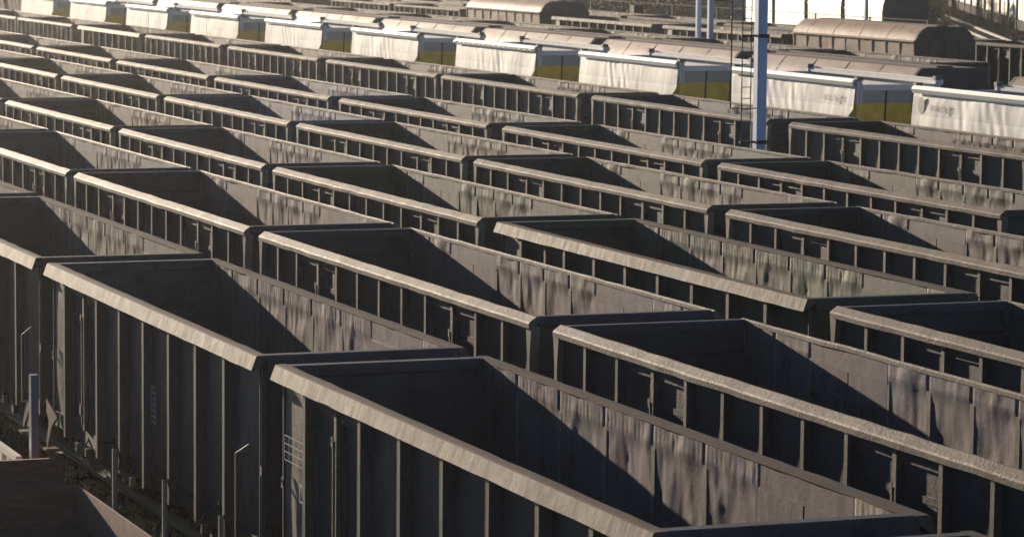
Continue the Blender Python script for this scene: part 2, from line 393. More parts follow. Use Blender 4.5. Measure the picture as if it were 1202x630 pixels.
def gondola(style, L, seed, wheels=False, detail=False, rotate_door=True):
    """thing with every part; local origin on the ground in the middle of the wagon"""
    rnd = random.Random(seed)
    t = empty('gondola_wagon'); hy = L / 2
    if style == 'E':
        Wd, D = WE, DE; n = 12; u = L / n; edges = [-hy + i * u for i in range(n + 1)]
        bays = []          # (y0, y1, kind)
        i = 0
        while i < n:
            if i in (2, 8): bays.append((edges[i], edges[i + 2], 'door')); i += 2
            else: bays.append((edges[i], edges[i + 1], 'panel')); i += 1
        sheets, shw = SHE, 1.06
    else:
        Wd, D = WF, DF
        rest = L - 1.30 - 2.08; nb = round(rest / 1.30); u = rest / nb
        y = hy - 1.30; bays = [(y, hy, 'panel'), (y - 2.08, y, 'door')]; y -= 2.08
        for i in range(nb): bays.append((y - u, y, 'panel')); y -= u
        sheets, shw = SHF, 1.29
    px = Wd / 2 - D
    for side in (0, 1):
        sg = -1 if side == 0 else 1; rz = 0 if side == 0 else math.pi
        def put(name, me, y, parent=t, rzz=None):
            return obj(name, me, parent, (sg * px, -y * sg, 0), rz)
        marks = set()
        for (a, b, kind) in bays:
            a2, b2 = a, b; m = (a + b) / 2
            if kind == 'panel':
                o = put('side_panel', rnd.choice(sheets), m); o.scale.y = (b - a) / shw * .998
                if style == 'F' and abs(b - hy) < .01: o['dusty'] = 1  # marks the end bay whose lit look is put into its colour
            else:
                w = (b - a) / 2
                for q in (-.5, .5):
                    d = put('door', ME['door' + style][0], m + q * w); d.scale.y = (w - .03) / .99
                    obj('latch', ME['latch' + style], d)
                hd = put('door_header', ME['header'], m); hd.scale.y = (b - a)
                hd = put('header_lining', ME['header_in'], m); hd.scale.y = (b - a)
                hd.location.x += sg * .004
                put('lock_rod', ME['rod' + style], m)
            for q in (a, b): marks.add(round(q, 3))
        for q in marks:
            if abs(abs(q) - hy) < .01:
                qq = q - .06 * (1 if q > 0 else -1)
                put('corner_post', ME['corner' + style], qq)
            else: put('stake', ME['stake' + style], q)
        if style == 'E':
            prof = [(-px - D - .004, TOP - .095), (-px - D + .012, TOP - .072), (-px - .015, TOP), (-px + .01, TOP), (-px + .03, TOP - .02), (-px + .03, TOP - .065), (-px - .015, TOP - .14), (-px - D + .03, TOP - .165), (-px - D, TOP - .16)]
        else:
            prof = [(-px - D - .01, TOP - .185), (-px - D + .055, TOP - .01), (-px - D + .075, TOP), (-px + .03, TOP), (-px + .03, TOP - .05), (-px - .03, TOP - .115), (-px - D + .02, TOP - .19)]
        key = ('rim', style, L, seed * 2 + side)
        if key not in ME: ME[key] = bent_rim(prof, -hy, hy, seed * 2 + side, (.012 if style == 'E' else .004), mat=M_RIM if style == 'E' else M_FASCIA)
        obj('top_rim', ME[key], t, rz=rz)
    # sills, ends, floor
    mb = MB()
    mb.box(-px - .05, -px + .12, -hy + .05, hy - .05, .80, ZB - .002); mb.box(px - .12, px + .05, -hy + .05, hy - .05, .80, ZB - .002)
    mb.box(-.2, .2, -hy + .1, hy - .1, .62, 1.0)
    for q in (-hy + .05, hy - .25): mb.box(-px + .121, px - .121, q, q + .2, .82, 1.13)
    for q in (-2.4, -.8, .8, 2.4): mb.box(-px + .1, -.21, q, q + .1, .75, .98); mb.box(.21, px - .1, q, q + .1, .75, .98)
    if ('uf', style, L) not in ME: ME[('uf', style, L)] = mb.mesh('underframe', M_DARK)
    obj('underframe', ME[('uf', style, L)], t)
    if ('fl', style, L) not in ME:
        mb = MB(); mb.box(-px + .03, px - .03, -hy + .08, hy - .08, 1.135, 1.17); ME[('fl', style, L)] = mb.mesh('floor', M_FLOOR)
    obj('floor', ME[('fl', style, L)], t)
    for sy in (-1, 1):
        obj('end_wall', ME['end' + style], t, (0, sy * (hy - .10), 0), 0 if sy > 0 else math.pi)
    if ('er', style) not in ME:
        mb = MB(); x1 = px - .035
        if style == 'E': pr = [(-.10, TOP - .13), (-.10, TOP - .03), (-.07, TOP - .003), (.04, TOP - .003), (.095, TOP - .05), (.095, TOP - .12), (.06, TOP - .15)]
        else: pr = [(-.08, TOP - .14), (-.08, TOP - .003), (.07, TOP - .003), (.09, TOP - .02), (.10, TOP - .185), (.07, TOP - .19)]
        mb.prism([(a, b) for a, b in pr], -x1, x1, 'x'); ME[('er', style)] = mb.mesh('end_rim', M_ENDW)
    for sy in (-1, 1):
        obj('end_rim', ME[('er', style)], t, (0, sy * (hy - .105), 0), 0 if sy > 0 else math.pi)
    running_gear(t, L, wheels)
    if detail:
        # tall grab iron at the near corner, corner step, hand brake bits
        mb = MB(); x = -px - D + .02
        x -= .07
        mb.box(x - .03, x - .015, -hy + .47, -hy + .50, .95, 2.05); mb.tube([(x - .022, -hy + .485, 2.05), (x + .05, -hy + .12, 2.22)], .012)
        mb.box(x - .015, x + .08, -hy + .47, -hy + .50, .95, .975)
        mb.tube([(x + .04, -hy + .36, 1.12), (x - .0, -hy + .34, 1.20), (x - .0, -hy + .34, 2.02), (x + .06, -hy + .30, 2.10)], .016)
        g = obj('grab_iron', mb.mesh('grab_iron', M_RIM), t); x += .07
        mb = MB(); mb.prism([(-hy + .1, .95), (-hy + .55, .95), (-hy + .9, .55), (-hy + .82, .48), (-hy + .42, .82), (-hy + .1, .82)], x - .0, x + .04, 'x')
        mb.box(x - .05, x + .2, -hy + .72, -hy + .98, .40, .43)
        obj('step', mb.mesh('step', M_STAKE), t)
        mb = MB(); mb.prism([(hy - .05, 1.2), (hy - .8, 1.0), (hy - .42, .82), (hy - .1, .42), (hy - .02, .50), (hy - .22, .85), (hy - .05, 1.0)], x, x + .04, 'x')
        mb.box(x - .05, x + .2, hy - .2, hy + .02, .38, .41)
        obj('step', mb.mesh('step', M_STAKE), t)
        mb = MB()
        for q in (hy - 1.9, hy - 2.5, 0.6, 1.0, -hy + 2.6):
            mb.tube([(x + .12, q, .95), (x + .02, q + .1, .72), (x + .0, q + .22, .80), (x + .0, q + .3, .62)], .013)
            mb.box(x + .02, x + .1, q - .12, q - .02, .66, .78)
        obj('brake_gear', mb.mesh('brake_gear', M_STAKE), t)
    return t
children_map = {}
def get_tree(root):
    """one pass over all objects"""
    kids = {}
    for o in bpy.data.objects:
        if o.parent: kids.setdefault(o.parent.name, []).append(o)
    def rec(o): return (o, [rec(c) for c in kids.get(o.name, [])])
    return rec(root)
def clone(t, loc, col=None):
    def rec(n, parent):
        c = n[0].copy(); COL.objects.link(c); c.parent = parent
        if col and n[0].type == 'MESH':
            kk = random.uniform(.85, 1.18); c.color = c4([max(0, x * kk * random.uniform(.96, 1.04)) for x in col])
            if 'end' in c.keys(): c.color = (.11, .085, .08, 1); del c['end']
            if 'dusty' in c.keys(): c.color = (.24, .20, .155, 1); del c['dusty']  # lighter panel colour stands in for sun on the end bay
        for k in n[1]: rec(k, c)
        return c
    c = rec(t, None); c.location = loc
    return c

# prototypes (made once, then copied; the originals are removed at the end)
PROTO = {}
def proto(key, maker):
    if key not in PROTO:
        bpy.context.view_layer.update()
        PROTO[key] = get_tree(maker())
    return PROTO[key]
E_KEYS = [('E', i) for i in range(4)]
LE, LFA, LFC, LFJ = 13.08, 11.64, 12.81, 15.2
def gproto(style, L, seed, wheels=False, detail=False):
    return proto((style, L, seed, wheels, detail), lambda: gondola(style, L, seed, wheels, detail))

BROWN = (.080, .068, .064); GREY = (.070, .074, .084); PURPLE = (.082, .070, .078); OLIVE = (.072, .080, .060); BLUE = (.065, .085, .14); DARKB = (.056, .052, .054)
ORD = ['nearest', 'second', 'third', 'fourth', 'fifth', 'sixth', 'seventh', 'eighth', 'ninth', 'tenth', 'eleventh', 'twelfth', 'thirteenth']
THINGS = []
def place(style, L, v, near, label, group, col, seed=0, wheels=False, detail=False):
    t = gproto(style, L, seed, wheels, detail)
    o = clone(t, (v, near + L / 2, 0), col)
    tag(o, label, 'freight wagon', group); THINGS.append(o)
    return o
# --- front row (flat pale fascia rim, short)
lookA = ['brown gondola cut by the bottom right corner, flat pale rim, front row',
         'large brown gondola at bottom centre with flat tan rim and lit first side panel',
         'brown gondola with flat tan rim and tall grab iron, second back in front row',
         'dark gondola with flat rim cut by the left edge, third back in front row',
         'gondola of the front row seen only as a lit inner wall at the left edge',
         'gondola at the far left end of the front row']
colA = [BROWN, PURPLE, PURPLE, BROWN, BROWN, BROWN]
gA = 'flat rimmed gondolas in the front row'
FRONT = []
for k in range(0, 5):
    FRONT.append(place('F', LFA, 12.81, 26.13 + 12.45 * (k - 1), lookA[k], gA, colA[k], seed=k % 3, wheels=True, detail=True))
# --- other open rows
def row(name, v, specs, desc, group):
    for i, (near, style, L, col) in enumerate(specs):
        extra = {'F': 'flat pale rim', 'E': 'rounded worn rim'}[style]
        colname = {BROWN: 'brown', GREY: 'grey', PURPLE: 'purplish brown', OLIVE: 'olive brown', BLUE: 'blue grey', DARKB: 'dark brown'}[col]
        lab = '%s gondola, %s %s' % (colname, ORD[i] + (' (rightmost)' if i == 0 else ' from right'), desc)
        place(style, L, v, near, lab, group, col, seed=(i * 3 + int(v)) % (4 if style == 'E' else 3))
cyc = [BROWN, GREY, PURPLE, GREY, BROWN, GREY, DARKB, BROWN, GREY]
row('B', 17.62, [(13.4, 'E', LE, BROWN), (27.37, 'E', LE, PURPLE), (41.35, 'E', LE, PURPLE), (55.34, 'E', LE, BROWN), (69.18, 'E', LE, GREY), (83.2, 'E', LE, BROWN)],
    'in the second row back', 'gondolas in the second row')
row('C', 22.25, [(28.28, 'E', LE, PURPLE), (42.26, 'F', LFC, OLIVE), (55.89, 'E', LE, OLIVE), (69.84, 'E', LE, GREY), (83.85, 'E', LE, BROWN), (97.9, 'E', LE, GREY), (111.9, 'E', LE, BROWN)],
    'in the third row back', 'gondolas in the third row')
row('D', 27.51, [(43.28, 'E', LE, BROWN), (57.23, 'E', LE, OLIVE), (71.13, 'E', LE, OLIVE), (85.07, 'E', LE, BLUE), (99.1, 'E', LE, GREY), (113.1, 'E', LE, BROWN), (127.1, 'E', LE, GREY)],
    'in the fourth row back', 'gondolas in the fourth row')
row('E', 32.56, [(54.69, 'E', LE, OLIVE), (68.67, 'E', LE, OLIVE), (82.99, 'E', LE, GREY), (97.22, 'E', LE, BLUE), (111.31, 'E', LE, GREY), (125.5, 'E', LE, BROWN), (139.6, 'E', LE, GREY), (153.7, 'E', LE, BROWN)],
    'in the row just in front of the blue mast', 'gondolas in the fifth row')
fs = [69.0, 83.1, 97.4, 111.1, 125.4, 139.8, 154.2, 168.4, 182.0, 196.0]
fst = ['E', 'E', 'E', 'E', 'E', 'E', 'F', 'E', 'E', 'E']
row('F', 41.1, [(s - (.4 if i == 0 else 0), st, LE if st == 'E' else LFC, cyc[i % 9]) for i, (s, st) in enumerate(zip(fs, fst))],
    'in the row before the white containers', 'gondolas in front of the container row')
row('I', 64.6, [(117.3 + 14.1 * i, 'E', LE, cyc[(i + 2) % 9]) for i in range(13)],
    'in the row behind the pink roofed wagons', 'gondolas behind the pink roofs')
row('J', 73.8, [(150.2, 'F', LFJ, BROWN), (166.9, 'F', LFJ, BROWN), (199.6 - 9.4, 'E', LE, GREY)][:2],
    'in the row by the twin blue posts', 'gondolas by the twin blue posts')
row('J2', 73.8, [(198.2, 'E', LE, GREY), (212.3, 'E', LE, BROWN)],
    'beyond the pale brown covered hopper at top', 'gondolas beyond the hopper at the top')
row('K', 79.0, [(113.1, 'E', LE, GREY), (127.2, 'E', LE, DARKB), (141.3, 'E', LE, BROWN), (155.4, 'E', LE, GREY), (169.5, 'E', LE, BROWN), (183.6, 'E', LE, GREY), (197.7, 'E', LE, BROWN), (211.8, 'E', LE, GREY)],
    'in the farthest row of gondolas', 'gondolas in the farthest row')
row('Z', 8.0, [(71.6, 'E', LE, GREY), (85.7, 'E', LE, BROWN)],  # unseen wagons added up the track to shade the ballast
    'on the track left of the front row', 'gondolas left of the front row')

# stencils and chalk marks
def part_on(t, name, mb, mat): return obj(name, mb.mesh(name, mat), t)
def stencil_grid(x, y0, y1, z0, z1, nyy, nz, th=.008, slant=0):
    mb = MB()
    for i in range(nyy + 1):
        y = y0 + (y1 - y0) * i / nyy; mb.box(x - .003, x, y - th, y + th, z0, z1)
    for j in range(nz + 1):
        z = z0 + (z1 - z0) * j / nz; mb.box(x - .0035, x - .0005, y0, y1, z - th, z + th)
    return mb
pxF = -(WF / 2 - DF)
xs = pxF - .075
g1 = stencil_grid(xs, LFA / 2 - 1.02, LFA / 2 - .28, 2.22, 2.52, 4, 3, .006); part_on(FRONT[1], 'stencil', g1, M_STENCIL)
g1 = stencil_grid(xs, LFA / 2 - 1.1, LFA / 2 - .9, 1.8, 2.0, 1, 1, .012); part_on(FRONT[1], 'stencil', g1, M_STENCIL)
g2 = stencil_grid(xs, -.75, -.5, 1.75, 2.25, 2, 6, .012); part_on(FRONT[2], 'stencil', g2, M_STENCIL)
# white chalk ring and dash on the far end wall of the second row's third wagon
B2 = [o for o in THINGS if abs(o.location.x - 17.62) < .01 and abs(o.location.y - 41.35 - LE / 2) < .1][0]
ye = LE / 2 - .10 - .056
mb = MB(); ring = [(.62 + .17 * math.cos(a), ye, 2.42 + .19 * math.sin(a)) for a in [R(q) for q in range(-40, 230, 15)]]
mb.tube(ring, .016, 5); part_on(B2, 'chalk_mark', mb, M_STENCIL)
mb = MB(); mb.tube([(-.02, ye, 2.5), (.03, ye, 2.45)], .03, 5); part_on(B2, 'chalk_mark', mb, M_STENCIL)
B1 = [o for o in THINGS if abs(o.location.x - 17.62) < .01 and abs(o.location.y - 27.37 - LE / 2) < .1][0]
mb = MB()
for i in range(7):
    y = 1.3 - i * .09; mb.tube([(-(WE / 2 - DE) - .065, y, 2.12 + .1 * math.sin(i)), (-(WE / 2 - DE) - .065, y - .05, 2.5 + .13 * math.sin(i * 2.1)), (-(WE / 2 - DE) - .065, y - .08, 2.2)], .008, 4)
part_on(B1, 'graffiti', mb, plain('graffiti_blue', (.07, .16, .28), .6))

# ------------------------------------------------------------------ container wagons
CL, CW, CZ0, CZ1 = 8.95, 2.9, 1.18, 4.15
def folds(y, z, seed):
    f = .018 * noise.noise((y * .8, z * .5, seed)) + .005 * noise.noise((y * 4.5 + z * .8, z * .9, seed + 3))
    for c, w in ((-.3 + seed % 3 * .4, .9), (1.6, .5)):
        f += .007 * math.exp(-((y - c - (z - 2.6) * .35) / w) ** 2) * math.sin((y - (z - 2.6) * .5) * 11 + seed + 3 * noise.noise((y * 2, z, seed)))
    return f
def tarp_x(y, z, seed):
    t = (z - .35) / 2.6
    return -CW / 2 - .10 * (1 - t) - folds(y, z, seed) - .05 * math.sin(math.pi * min(1, max(0, t)))
def tarp_side(seed):
    mb = MB(); ny, nz = 90, 22; hy = CL / 2 - .06
    # outline: bottom near corner is cut on a slant
    for i in range(ny + 1):
        y = -hy + 2 * hy * i / ny
        z0 = max(.35, 2.12 - .62 * (y + hy) ** .8)
        for j in range(nz + 1):
            z = z0 + (2.95 - z0) * j / nz
            mb.v.append((tarp_x(y, z, seed), y, z))
    for i in range(ny):
        for j in range(nz): a = i * (nz + 1) + j; mb.f.append((a, a + nz + 1, a + nz + 2, a + 1))
    me = bpy.data.meshes.new('tarp'); me.from_pydata(mb.v, [], mb.f); me.materials.append(M_TARP)
    for p in me.polygons: p.use_smooth = True
    return me
TARPS = [tarp_side(i) for i in range(4)]
CP = {}
def cmesh(key, fn, name, mat, smooth=False):
    if key not in CP:
        mb = MB(); fn(mb); CP[key] = mb.mesh(name, mat, smooth)
    return CP[key]
def container(seed):
    t = empty('bulk_container'); hy, hx, H = CL / 2, CW / 2 - .05, 2.97
    tp = obj('tarp', TARPS[seed % 4], t)
    t2 = obj('tarp', TARPS[(seed + 1) % 4], t, rz=math.pi)
    def sides(mb):
        mb.box(-hx + .02, -hx + .05, -hy + .1, hy - .1, .1, H - .1)
    obj('side_wall', cmesh('sw', sides, 'side_wall', M_GREEN), t)
    obj('side_wall', cmesh('sw2', lambda mb: mb.box(hx - .05, hx - .02, -hy + .1, hy - .1, .1, H - .12), 'side_wall', M_CPOST), t)
    def lower(mb):
        n = 12
        for sy in (-1,):
            mb.box(-hx + .12, hx - .12, sy * hy + .06 - .0, sy * hy + .10, .12, 1.42)
    for sy in (-1, 1):
        g = obj('end_panel', cmesh('ep', lambda mb: mb.box(-hx + .12, hx - .12, -.02, .02, .12, 2.28), 'end_panel', M_GREEN), t, (0, sy * (hy - .08), 0))
        u = obj('end_panel', cmesh('eu', lambda mb: mb.box(-hx + .12, hx - .12, -.02, .02, 2.28, H - .28), 'end_panel', M_CGREY), t, (0, sy * (hy - .08), 0))
        obj('end_beam', cmesh('eb', lambda mb: (mb.box(-hx + .1, hx - .1, -.06, .06, H - .30, H - .12), mb.box(-hx + .1, hx - .1, -.05, .05, .0, .14)), 'end_beam', M_CPOST), t, (0, sy * (hy - .06), 0))
        for x in (-.5, .42): 
            obj('end_rib', cmesh('er' + str(sy), lambda mb: mb.prism([(-.03, .14), (.03, .14), (.13, H - .3), (.07, H - .3)], -.045, 0, 'y'), 'end_rib', M_DARK), t, (x, sy * (hy - .10) if sy < 0 else hy - .06, 0))
        for sx in (-1, 1):
            obj('corner_post', cmesh('cp', lambda mb: (mb.box(-.09, -.015, -.07, .07, 0, H), mb.box(.015, .09, -.07, .07, 0, H), mb.box(-.02, .02, -.03, .03, .1, H - .1)), 'corner_post', M_CPOST), t, (sx * (hx - .06), sy * (hy - .07), 0))
            obj('post_sleeve', cmesh('ps', lambda mb: mb.box(-.096, .096, -.076, .076, .02, 2.26), 'post_sleeve', M_GREEN), t, (sx * (hx - .06), sy * (hy - .07), 0))
            obj('corner_casting', cmesh('cc', lambda mb: (mb.box(-.11, .11, -.09, .09, H, H + .12), mb.box(-.11, .11, -.09, .09, -.02, -.0)), 'corner_casting', M_LADDER), t, (sx * (hx - .06), sy * (hy - .07), 0))
    def rails(mb):
        mb.box(-.05, .05, -hy + .15, hy - .15, H - .12, H)
    for sx in (-1, 1): obj('top_rail', cmesh('tr', rails, 'top_rail', M_CPOST), t, (sx * (hx - .08), 0, 0))
    def hem(mb):
        mb.prism([(-.10, 2.80), (-.14, 2.92), (-.09, 3.0), (.02, 3.02), (.02, 2.97), (-.05, 2.96)], -hy + .08, hy - .08, 'y')
    obj('tarp_hem', cmesh('hem', hem, 'tarp_hem', M_TARP), t, (-CW / 2 + .02, 0, 0)); obj('tarp_hem', cmesh('hem', hem, 'tarp_hem', M_TARP), t, (CW / 2 - .02, 0, 0), math.pi)
    obj('container_floor', cmesh('cf', lambda mb: mb.box(-hx + .06, hx - .06, -hy + .11, hy - .11, .02, .12), 'container_floor', M_FLOOR), t)
    return t
def flat_wagon(L=13.0):
    t = empty('flat_wagon'); hy = L / 2
    mb = MB()
    for sx in (-1, 1): mb.box(sx * 1.2 - .09, sx * 1.2 + .09, -hy, hy, .82, 1.14)
    for q in (-hy + .1, -hy + 2, -2, 0, 2, hy - 2, hy - .1): mb.box(-1.105, 1.105, q - .1, q + .1, .86, 1.10)
    mb.box(-.2, .2, -hy + .21, hy - .21, .70, .855)
    obj('underframe', mb.mesh('underframe', M_STAKE), t)
    running_gear(t, L)
    return t
gc = 'white tarpaulin containers on flat wagons'
conts = [(75.4, 'white side text'), (88.0, ''), (101.25, ''), (114.5, ''), (128.0, ''), (141.3, ''), (154.9, ''), (168.4, ''), (182.0, ''), (195.4, ''), (209, ''), (222.5, '')]
clook = ['rightmost white tarpaulin container with round logo, cut by the right edge', 'white tarpaulin container right behind the tall blue mast',
         'white tarpaulin container left of the blue mast, third from the right', 'white tarpaulin container with ragged top hem, fourth from the right',
         'white tarpaulin container, fifth from the right', 'white tarpaulin container, sixth from the right', 'white tarpaulin container, seventh from the right',
         'white tarpaulin container in the glare, eighth from the right', 'white tarpaulin container at top left, ninth from the right', 'white tarpaulin container at the top left corner',
         'white container beyond the top left corner', 'farthest white container of the row']
def text_mesh(name, body, size, mat):
    cu = bpy.data.curves.new(name, 'FONT'); cu.body = body; cu.size = size; cu.resolution_u = 3
    o = bpy.data.objects.new('tmp', cu); COL.objects.link(o); bpy.context.view_layer.update()
    me = bpy.data.meshes.new_from_object(o.evaluated_get(bpy.context.evaluated_depsgraph_get())); bpy.data.objects.remove(o); me.name = name
    me.materials.clear(); me.materials.append(mat); return me
M_INK = plain('ink_grey', (.20, .21, .25), .6, .1); M_LOGO = plain('logo_olive', (.40, .40, .28), .6, .1)
fl_tree = None
for i, (near, _) in enumerate(conts[:10]):
    t = proto(('cont', i % 4), lambda: container(i % 4))
    c = clone(t, (46.4, near + CL / 2, CZ0)); tag(c, clook[i], 'container', gc)
    t = proto('flat', flat_wagon)
    w = clone(t, (46.4, near + CL / 2, 0)); tag(w, 'flat wagon carrying the ' + clook[i].replace(', cut by the right edge', ''), 'flat wagon', 'flat wagons under the containers')
    if i in (0, 1):
        me = text_mesh('lettering', 'innofreight', .34, M_INK)
        y = CL / 2 - .95 if i == 0 else -CL / 2 + 2.3
        zz = 2.36 if i == 0 else 2.32
        for vv in me.vertices:
            yy, zv = y - vv.co.x, zz + vv.co.y; vv.co = (tarp_x(yy, zv, i % 4) - .03, yy, zv)
        obj('lettering', me, c)
    if i == 0:
        yc, zc = CL / 2 - .62, 2.46; pts = [(yc + q * .20 * math.cos(t), zc + q * .25 * math.sin(t)) for q in (.02, .5, 1) for t in [k * math.pi / 12 for k in range(24)]]
        x0 = min(tarp_x(yy, zv, 0) - .02 * (zv - zc) for yy, zv in pts) - .006
        mb = MB(); rings = [[(x0 + .02 * (zv - zc), yy, zv) for yy, zv in pts[k * 24:k * 24 + 24]] for k in range(3)]
        mb.v = [p for rg in rings for p in rg]; mb.f = [(a * 24 + k, a * 24 + (k + 1) % 24, (a + 1) * 24 + (k + 1) % 24, (a + 1) * 24 + k) for a in (0, 1) for k in range(24)] + [tuple(range(24))]
        obj('logo', mb.mesh('logo', M_LOGO), c)
    if i == 3:
        mb = MB()
        for q in range(16):
            y = -CL / 2 + .3 + q * .56; mb.tube([(0, y, 2.98), (-.06, y + .1, 2.86), (0, y + .25, 2.97), (-.02, y + .45, 2.84)], .025, 5)
        mb.tube([(-.04, -CL / 2 + .2, 2.85), (-.04, CL / 2 - .2, 2.85)], .02, 5)
        obj('ragged_hem', mb.mesh('ragged_hem', M_LADDER), c, (-CW / 2 - .04, 0, 0))

# ------------------------------------------------------------------ covered hoppers
def hopper(L, zt, zw, zb, hw, rw, bw, ribs, col, side_mat=None, roof_mat=None, nfac=12, bu=.09):
    """six-sided hopper body: flat top of half width rw at zt, widest hw at zw, foot bw at zb"""
    t = empty('covered_hopper'); hy = L / 2; rm = roof_mat or M_ROOF; sm = side_mat or M_ROOF
    BU = bu; nx, nz_ = (zt - zw), (hw - rw); nl = math.hypot(nx, nz_)
    def arc(f): g = BU * math.sin(math.pi * f) / nl; return (hw + (rw - hw) * f + nx * g, zw + (zt - zw) * f + nz_ * g)
    prof = [(-bw, zb), (-hw, zw)] + [(-arc(f)[0], arc(f)[1]) for f in (.25, .5, .75)] + [(-rw, zt), (rw, zt)] + [arc(f) for f in (.75, .5, .25)] + [(hw, zw), (bw, zb)]
    for sy in (-1, 1):
        mb = MB(); ins = .0
        mb.prism([(a, b) for a, b in prof], -.03, .03, 'y'); obj('end_wall', mb.mesh('end_wall', M_PANEL), t, (0, sy * (hy - .03), 0), color=col)['end'] = 1
        mb = MB()
        for x in (-.8, 0, .8): mb.box(x - .05, x + .05, 0, .07, zb, zw + .1)
        mb.box(-hw + .15, hw - .15, 0, .09, zw - .05, zw + .08)
        obj('end_rib', mb.mesh('end_rib', M_PANEL), t, (0, sy * (hy + .001), 0), 0 if sy > 0 else math.pi, color=col)['end'] = 1
    rnd = random.Random(int(L * 10 + nfac))
    for sg in (-1, 1):
        for nm, (p, q), mt in (('roof_flap', ((hw, zw), (rw, zt)), rm), ('lower_side', ((bw, zb), (hw, zw)), sm)):
            mb = MB(); ny = 60
            for i in range(ny + 1):
                y = -hy + .06 + (L - .12) * i / ny
                for j in range(7):
                    f = j / 6; x = p[0] + (q[0] - p[0]) * f; z = p[1] + (q[1] - p[1]) * f
                    if nm == 'roof_flap': x, z = arc(f)
                    b = .02 * math.sin(math.pi * f) * noise.noise((y * .5, f * 2, sg * 5 + nfac)) + .006 * noise.noise((y * 2.5, f * 3, 7))
                    mb.v.append((-x - b, y, z))
            for i in range(ny):
                for j in range(6): a = i * 7 + j; mb.f.append((a, a + 7, a + 8, a + 1))
            o = obj(nm, mb.mesh(nm, mt, True), t, rz=0 if sg < 0 else math.pi, color=col)
    mb = MB(); mb.box(-rw - .005, rw + .005, -hy + .02, hy - .02, zt - .03, zt + .012); obj('roof', mb.mesh('roof', rm), t, color=col)
    mb = MB(); mb.box(-.3, .3, -hy + .3, hy - .3, zt + .014, zt + .06); obj('roof_walk', mb.mesh('roof_walk', M_DARK), t)
    rib = MB(); rib.prism([(-bw - .012, zb), (-hw - .025, zw), (-hw + .03, zw), (-bw + .08, zb)], -.04, .04, 'y'); rme = rib.mesh('rib', sm, False)
    seam = MB(); seam.prism([(-arc(f)[0] - .008, arc(f)[1] + .006) for f in (0, .25, .5, .75, 1)] + [(-rw + .05, zt - .03), (-hw + .05, zw - .05)], -.012, .012, 'y'); sme = seam.mesh('seam', rm)
    for i in range(ribs + 1):
        y = -hy + .12 + (L - .24) * i / ribs
        for rz in (0, math.pi):
            obj('rib', rme, t, (0, y, 0), rz, color=col)
            if i % 2 == 0: obj('seam', sme, t, (0, y, 0), rz, color=col)
    mb = MB(); mb.prism([(-hw - .06, zw - .04), (-hw - .06, zw + .03), (-hw + .02, zw + .04), (-hw + .02, zw - .04)], -hy + .02, hy - .02, 'y')
    for rz in (0, math.pi): obj('side_rail', mb.mesh('side_rail', rm), t, rz=rz, color=col)
    mb = MB(); mb.box(-1.1, 1.1, -hy - .3, hy + .3, .85, 1.08)
    for q in (-L / 4, 0, L / 4): mb.prism([(q - 1.2, zb), (q + 1.2, zb), (q + .5, .5), (q - .5, .5)], -.6, .6, 'x')
    obj('underframe', mb.mesh('underframe', M_DARK), t)
    running_gear(t, L + .6)
    return t
PINK = (.24, .155, .13)
tH = proto('hopH', lambda: hopper(12.75, 4.22, 3.62, 1.45, 1.5, 1.02, 1.15, 10, PINK, bu=.02))
gH = 'pink roofed hoppers behind the containers'
for i in range(12):
    near = 94.0 + 13.95 * i
    c = clone(tH, (51.4, near + 6.4, 0), (.24 * random.uniform(.9, 1.1), .155, .13))
    tag(c, 'covered hopper with dusty pink roof behind the containers, %s from the right' % (ORD[i] + (' one' if i == 0 else '')), 'freight wagon', gH)
# one more to the right of the row, seen over the rightmost container
c = clone(tH, (51.4, 75.4 + 6.2, 0), PINK); tag(c, 'covered hopper with pink roof peeking over the rightmost container', 'freight wagon', gH)
tJ = proto('hopJ', lambda: hopper(13.1, 4.18, 3.50, 2.2, 1.62, .95, 1.56, 9, (.36, .25, .18), nfac=5))
for near, lab in ((135.8, 'large pale brown covered hopper at upper right with slanted roof sides'), (184.0, 'pale brown covered hopper at top centre, its end in shade'), (235.5, 'covered hopper with ribbed pink side at the top left')):
    c = clone(tJ, (74.0, near + 6.55, 0), (.38, .25, .18)); tag(c, lab, 'freight wagon', 'brown covered hoppers in the far row')
tL = proto('hopL', lambda: hopper(12.6, 4.6, 3.5, 1.3, 1.5, 1.25, 1.48, 2, (.06, .055, .055), side_mat=M_CREAM, roof_mat=M_CREAM, nfac=9))
for i in range(4):
    q = 6.5 + 14.0 * i; c = clone(tL, (96.9 + q * math.sin(R(16)), 183 + q * math.cos(R(16)), 0), (.055, .05, .05)); c.rotation_euler.z = -R(16)
    tag(c, ['cream sided covered wagon with a dark end at the top right', 'cream sided covered wagon, second from its dark ended neighbour', 'cream sided covered wagon, third in the pale row at the top', 'farthest cream sided covered wagon behind the mast'][i], 'freight wagon', 'cream sided wagons at the top')

